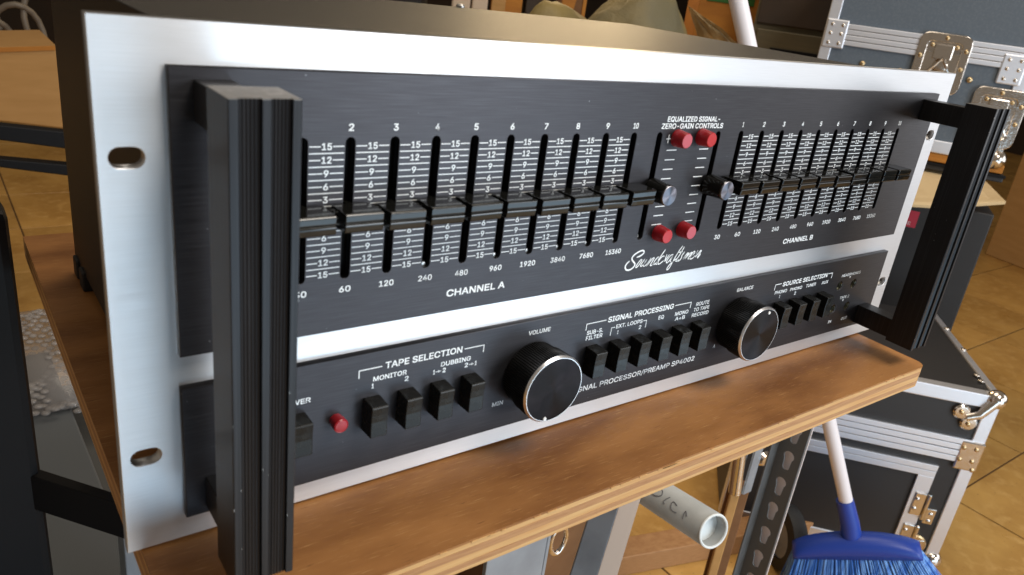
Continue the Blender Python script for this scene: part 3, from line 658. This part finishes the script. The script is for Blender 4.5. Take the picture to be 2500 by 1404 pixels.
# ------------------------------------------------------------------ slotted angle upright
A_ = thing('slotted_angle_upright', 'dark grey slotted steel upright with keyhole slots beside the blue broom', 'metal upright', (755, 152, -800))
def keyhole(cy, cz):
    pts = []
    for i in range(13):
        a = math.radians(-40 + 260 * i / 12); pts.append((cy + 7.4 * math.cos(a), cz + 5 + 7.0 * math.sin(a)))
    for i in range(7):
        a = math.radians(180 + 180 * i / 6); pts.append((cy + 4.8 * math.cos(a), cz - 11 + 4.0 * math.sin(a)))
    return pts
me = curve_mesh([([(x * S, z * S) for x, z in rect(0.5, 34.5, 0, 690)], True)] + [([(x * S, z * S) for x, z in keyhole(16.5, 30 + 38.1 * k + 8.6)], True) for k in range(17)], 0.7 * S, 0.4 * S)
for v in me.vertices: x, y, z = v.co; v.co = (z, x, y)
me.materials.append(M['leg']); lnk('slotted_face', me, A_)
box('backing_strip', M['hole_light'], A_, 9, 10.5, 3, 32, 0, 690, 0.3); box('side_flange', M['leg'], A_, -17, -1.2, 33, 35.2, 0, 690, 0.5)  # first box: added pale strip, its colour makes the keyholes look light
pts = []

# ------------------------------------------------------------------ steel trestle carrying the board
Tt = thing('steel_trestle', 'grey steel trestle under the plywood board, one leg slanting', 'trestle', (220, 45, -800))
box('leg', M['steel'], Tt, -22, 25, 0, 3.5, 0, 784.2, 0.6); box('leg_flange', M['steel'], Tt, 25.2, 28, 0, 26, 0, 784.2, 0.6)
box('top_rail', M['steel'], Tt, -190, 235, 30, 60, 755, 784.2, 1); box('top_rail', M['steel'], Tt, -190, 235, 230, 262, 755, 784.2, 1)
for x in (-180, 205):
    box('leg', M['steel'], Tt, x, x + 25, 232, 258, 0, 754.5, 1)
# slanting brace
p0, p1 = Vector((310, 72, -16)), Vector((205, 12, -262)); ax = (p1 - p0).normalized()
def slab(name, m, par, c0, c1, wv, tv, b=0.5):
    bm = bmesh.new(); vs = []
    for c in (c0, c1):
        for a, t_ in ((0, 0), (1, 0), (1, 1), (0, 1)): vs.append(bm.verts.new((c + wv * a + tv * t_ - Vector((220, 45, -800))) * S))
    for f in ((0, 1, 2, 3), (4, 7, 6, 5), (0, 4, 5, 1), (1, 5, 6, 2), (2, 6, 7, 3), (3, 7, 4, 0)): bm.faces.new([vs[i] for i in f])
    bmesh.ops.recalc_face_normals(bm, faces=bm.faces); bev(bm, b); return mk(name, bm, m, par)
q0, q1 = Vector((414, 157, -261 + 199 * 0)), None
c0, c1 = Vector((385 + 38, 133 + 24, -223 + 92)), Vector((385 - 90, 133 - 51, -223 - 120))
wv = Vector((21, -12, 12)); tv = Vector((22, -4, 3))
slab('brace', M['steel'], Tt, c0, c1, wv, Vector((1.2, 2.2, 0.6))); slab('brace_flange', M['warmsteel'], Tt, c0 + wv, c1 + wv, tv, Vector((0.6, 2.0, 0.6)))
lathe('bolt', M['steel'], Tt, [(0, -5), (4, -5), (5, -3.5), (5.5, 0), (5.5, 1)], 16, loc=(375 - 220, 124 - 45, -238 + 800))

# ------------------------------------------------------------------ grey tube
Gt = thing('grey_tube', 'pale grey plastic tube with faint marker writing poking out under the board', 'tube', (589.8, 141.1, -328.2))
ta = Vector((0.17, 0.955, -0.24)).normalized()
e1 = ta.orthogonal().normalized(); e2 = ta.cross(e1)
bm = bmesh.new(); rr = []
for r_, d in ((17.2, 60), (17.2, 0.8), (18.4, 0), (20.0, 0.8), (20.0, 520)):
    rr.append([bm.verts.new((ta * d + (e1 * math.cos(2 * math.pi * k / 40) + e2 * math.sin(2 * math.pi * k / 40)) * r_) * S) for k in range(40)])
for A, C in zip(rr, rr[1:]):
    for k in range(40): bm.faces.new((A[k], A[(k + 1) % 40], C[(k + 1) % 40], C[k]))
bmesh.ops.recalc_face_normals(bm, faces=bm.faces); mk('wall', bm, M['tube'], Gt, True)
tube('end_rim', M['tubeend'], Gt, [(ta * 0.2 + (e1 * math.cos(2 * math.pi * k / 40) + e2 * math.sin(2 * math.pi * k / 40)) * 18.7) for k in range(41)], 1.5, 8, caps=False)
tube('plug', M['tubeend'], Gt, [ta * 14, ta * 22], 17.0, 40)
cs = cam.matrix_world.translation / S - Vector((589.8, 141.1, -328.2))
tc_ = (cs - ta * cs.dot(ta)).normalized(); ts_ = ta.cross(tc_)
def onTube(s, a, r_=20.35): return ta * s + (tc_ * math.cos(a) + ts_ * math.sin(a)) * r_
for pts in ([(95, .35), (78, .5), (70, .1), (84, -.15), (95, .1), (80, .3)], [(60, .3), (66, -.1), (62, -.2)], [(44, .1), (54, .25), (50, -.3), (40, -.25)], [(24, -.1), (30, .2), (28, -.35)], [(104, .2), (98, .55), (90, .4)]):
    tube('marker_scribble', M['ink'], Gt, [onTube(s, a) for s, a in smooth(pts)], 0.45, 6)

# ------------------------------------------------------------------ clutter under the board
t = thing('brown_carton', 'open brown carton on the floor under the plywood board behind the grey tube', 'box', (700, 560, -800), 20)
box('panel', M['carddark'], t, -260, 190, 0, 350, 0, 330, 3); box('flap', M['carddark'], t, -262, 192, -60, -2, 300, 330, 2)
t = thing('leaning_panel', 'dark brown board leaning under the shelf beside the grey tube', 'board', (560, 330, -800), 12)
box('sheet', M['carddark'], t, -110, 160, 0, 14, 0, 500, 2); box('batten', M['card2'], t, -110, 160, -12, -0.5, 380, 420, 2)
t = thing('cardboard_offcut', 'tan cardboard offcut standing beside the slotted upright', 'cardboard', (835, 262, -800), -35)
box('sheet', M['carddark'], t, -20, 12, 0, 6, 0, 372, 2); box('sheet', M['card'], t, -20, -6, -12, -5, 0, 380, 2)
t = thing('chrome_clamp', 'chrome clamp and rod hanging beside the slotted upright', 'clamp', (828, 256, -372), 0)
tube('rod', M['chrome'], t, [(-30, 10, 60), (-20, 0, -60)], 9, 14); lathe('wing_nut', M['chrome'], t, [(0, -6), (9, -5), (12, 0), (6, 4)], 18, loc=(14, -8, -8)); lathe('washer', M['chrome'], t, [(9, -3), (18, -2.5), (18, 0), (9, 0.5)], 24, loc=(8, -4, 26))
box('bracket', M['steel'], t, -14, 4, -10, -6, -60, 70, 1)
t = thing('steel_ring_bolt', 'small bright steel eye bolt hanging under the middle of the board', 'eye bolt', (410, 190, -308))
tube('eye', M['chrome'], t, [(10 * math.cos(a / 20 * 6.2832), 4, 17 * math.sin(a / 20 * 6.2832)) for a in range(21)], 2.6, 10, caps=False); tube('shank', M['chrome'], t, [(-8, 6, 6), (-60, 30, 4)], 3.2, 10)
t = thing('black_hose', 'short black rubber hose under the board near the eye bolt', 'hose', (430, 250, -290)); tube('wall', M['rubber'], t, [(-80, 60, 40), (-30, 20, 30), (40, 0, 0), (70, 20, -50)], 14, 14); tube('collar', M['rubber'], t, [(38, 0, 2), (50, 6, -12)], 16, 14)
t = thing('castor_wheel', 'black castor wheel on the floor behind the slotted upright', 'wheel', (1190, 350, -735)); lathe('tyre', M['rubber'], t, [(40, -16), (62, -14), (66, 0), (62, 14), (40, 16)], 32, mw=Matrix.Rotation(math.radians(60), 4, 'Z')); lathe('hub', M['steel'], t, [(0, -12), (38, -12), (40, 12), (0, 12)], 24, mw=Matrix.Rotation(math.radians(60), 4, 'Z'))
t = thing('wooden_batten', 'pale timber batten lying on the floor behind the blue broom', 'timber', (1090, 420, -800), -15); box('plank', M['ply2'], t, -260, 260, 0, 50, 0, 45, 2)

# ------------------------------------------------------------------ left foreground: black frame, pale boards, bubble wrap
F = thing('black_frame_stand', 'out of focus black metal frame with upright post at the left edge', 'frame', (0, 300, -800))
prism('post', M['frame'], F, [(-75, 0), (-4.5, 0), (-4.5, 34), (-75, 34)], 2, 0, 829, 6)
prism('rail', M['frame'], F, [(-30, 20), (-11, 0), (150, -203), (156, -198), (-4, 6)], 2, 607, 636, 1)
t = thing('upper_rail', 'pair of thin black rails crossing behind the unit at upper left', 'rail', (0, 1400, -250))
for za, zb_, zc_, zd_ in ((97, 79, 69, 48), (36, 15, 20, -6)): prism('bar', M['frame'], t, [(-60, za + 8), (240, zb_ - 14), (240, zd_ - 18), (-60, zc_ + 14)], 1, 0, 30, 2)
for x in (-50, 215): box('upright', M['frame'], t, x, x + 25, 2, 28, -550, 30, 2)
t = thing('left_carton', 'tan cardboard box front beyond the black rails at upper left', 'box', (0, 2000, -800), 0)
prism('panel', M['card'], t, [(-500, 560), (-500, 640), (240, 701), (237, 497), (-60, 540)], 1, 0, 300, 3)
prism('flap', M['card2'], t, [(-420, 645), (236, 700.5), (236, 690), (-420, 632)], 1, -4, -0.5, 0.5)
# pale grey board stack with bubble wrap
t = thing('pale_board_stack', 'pale grey foam boards lying flat left of the plywood board', 'foam board', (0, 0, -800))
box('sheet', M['foam'], t, -400, 62, 300, 760, 460, 498, 2, mw=Matrix.Rotation(0.02, 4, 'Z')); box('sheet', M['foam2'], t, -400, 90, 120, 300, 380, 440, 2)
box('sheet', M['foam2'], t, -390, 80, 310, 740, 0, 459, 2)
bm = bmesh.new(); abox(bm, 8, 84, 610, 880, -300, -297); bmesh.ops.recalc_face_normals(bm, faces=bm.faces)
for i in range(11):
    for j in range(28):
        x = -16 + i * 10 + (5 if j % 2 else 0) + random.uniform(-.6, .6); y = 600 + j * 9.5 + random.uniform(-.6, .6); z = -297 + 9 * math.sin(i * .5 + j * .21) + 5 * math.sin(i * 1.3 - j * .5)
        if (x < 10 and y < 700) or random.random() < 0.06: continue
        r0 = bmesh.ops.create_uvsphere(bm, u_segments=8, v_segments=5, radius=4.9 * S)
        for v in r0['verts']: v.co.z *= 0.42; v.co += Vector((x, y, z)) * S
o = mk('bubble_wrap', bm, M['bubble'], None, True); tag(o, 'crumpled clear bubble wrap lying on the pale boards beside the board edge', 'bubble wrap')
t = thing('dark_cable_coil', 'dark cables and loops hanging in shadow at the top left corner', 'cable', (0, 2600, -100))
for cx, cz, r_ in ((215, -30, 70), (150, -60, 58), (300, 40, 66), (110, 0, 60)):
    tube('loop', M['cable'], t, [(cx + r_ * math.cos(a / 20 * 6.2832), 10 * math.sin(a), cz - 40 + r_ * 1.5 * math.sin(a / 20 * 6.2832)) for a in range(21)], 9, 10, caps=False)

# ------------------------------------------------------------------ clutter beyond the chassis top
def standing(name, m, label, cat, x, y, w_, d, h, yaw, z0=-800, b=3):
    t = thing(name, label, cat, (x, y, z0), yaw); box('panel', m, t, 0, w_, 0, d, 0, h, b); return t
Y0 = -34
t = standing('black_cabinet', M['caseblack'], 'black cabinet standing behind the unit beyond the chassis top', 'cabinet', 800, 2160, 470, 300, 1500, Y0); box('door', M['caseblack'], t, 10, 460, -8, -0.5, 20, 1480, 2)
t = standing('cream_folder', M['cream'], 'pinkish cream upright folder beyond the chassis, left one', 'folder', 1290, 1885, 56, 220, 1300, Y0); box('spine', M['cream'], t, 4, 52, -3, -0.5, 200, 1290, 1)
t = standing('cream_binder', M['cream'], 'narrower cream binder beside the orange brown box', 'binder', 1340, 1850, 48, 220, 1280, Y0); box('spine', M['cream'], t, 3, 44, -3, -0.5, 200, 1270, 1)
t = standing('orange_brown_box', M['card2'], 'orange brown cardboard box right of the cream binder', 'box', 1390, 1820, 95, 220, 1350, Y0); box('flap', M['card'], t, 2, 44, -3, -0.5, 600, 1340, 1)
t = standing('dark_gap_filler', M['dark'], 'dark filler block for the gap between the orange brown box and the orange strip', 'crate', 1478, 1760, 68, 220, 1400, Y0); box('slat', M['dark'], t, 4, 62, -4, -0.5, 850, 900, 1)  # added block, its near-black colour stands in for the dark gap
o = prism('orange_pennant', M['card2'], None, [(0, 100), (26, -35), (44, -35), (72, 120)], 1, 0, 8, 1, mw=Matrix.Translation((1500, 1640, 120)) @ Matrix.Rotation(math.radians(Y0), 4, 'Z')); tag(o, 'bright orange tapering card strip pointing down to the chassis top', 'card strip')
t = standing('brown_board', M['carddark'], 'brown board standing left of the olive sack', 'board', 1550, 1700, 90, 60, 1400, Y0); box('edge_strip', M['card2'], t, 78, 89, -4, -0.5, 600, 1390, 1)
def blob(name, m, label, cat, loc, rad, seed, amp=0.22, sub=4):
    bm = bmesh.new(); bmesh.ops.create_icosphere(bm, subdivisions=sub, radius=1.0)
    from mathutils import noise as nz
    for v in bm.verts:
        k = 1 + amp * nz.noise(v.co * 1.6 + Vector((seed, 0, 0))) + amp * 0.4 * nz.noise(v.co * 4.5 + Vector((0, seed, 0)))
        v.co = (Vector((v.co.x * rad[0], v.co.y * rad[1], v.co.z * rad[2])) * k + Vector(loc)) * S
    o = mk(name, bm, m, None, True); tag(o, label, cat); return o
blob('olive_sack', M['sack'], 'bulging olive brown sack slumped beyond the chassis top', 'sack', (1205, 1000, -80), (190, 130, 300), 3, 0.14)
blob('grey_sack', M['sack'], 'lower grey brown sack bulge left of the plastic bag', 'sack', (1065, 1090, -110), (130, 100, 275), 9, 0.14)
# tan plastic bag: thin crumpled sheet
bm = bmesh.new(); gx, gy = 22, 16; vs = {}
from mathutils import noise as nz
for i in range(gx + 1):
    for j in range(gy + 1):
        u, v_ = i / gx, j / gy
        A0, B0, B1 = Vector((1083, 764, 188)), Vector((1118, 735, 108)), Vector((1125, 640, 128))
        p = A0 + (B0 + (B1 - B0) * u - A0) * v_ + Vector((-1, -1, 0)) * v_ * (16 * nz.noise(Vector((u * 5, v_ * 3, 1)))) + Vector((0, 0, 1)) * v_ * 12 * nz.noise(Vector((u * 6, v_ * 3, 5)))
        vs[i, j] = bm.verts.new(p * S)
for i in range(gx):
    for j in range(gy): bm.faces.new((vs[i, j], vs[i + 1, j], vs[i + 1, j + 1], vs[i, j + 1]))
bmesh.ops.solidify(bm, geom=list(bm.faces), thickness=0.001)
o = mk('plastic_bag', bm, M['bag'], None, True); tag(o, 'crumpled tan plastic bag drooping left of the white broom stick', 'plastic bag')
t = standing('printed_carton', M['card2'], 'orange red carton with green print behind the broom stick', 'box', 1960, 1500, 330, 200, 1250, -38); box('green_panel', M['green'], t, 20, 170, -3, -0.5, 1000, 1240, 1); box('seam_tape', M['carddark'], t, 2, 325, -2.5, -0.5, 880, 892, 0)
Cb = thing('drawer_cabinet', 'olive grey drawer cabinet between the broom stick and the grey flight case', 'cabinet', (1930, 1255, -800), -55)
box('carcass', M['cab'], Cb, 0, 420, 0, 300, 0, 1250, 3)
for z0, z1 in ((720, 790), (800, 862), (872, 945)): d_ = box('drawer', M['cab'], Cb, 14, 300, -14, -0.5, z0, z1, 3); box('handle', M['frame'], d_, 60, 250, -19, -14.5, z0 + 14, z0 + 26, 1)
box('dark_top', M['dark'], Cb, 6, 410, -10, -0.5, 960, 1245, 3)
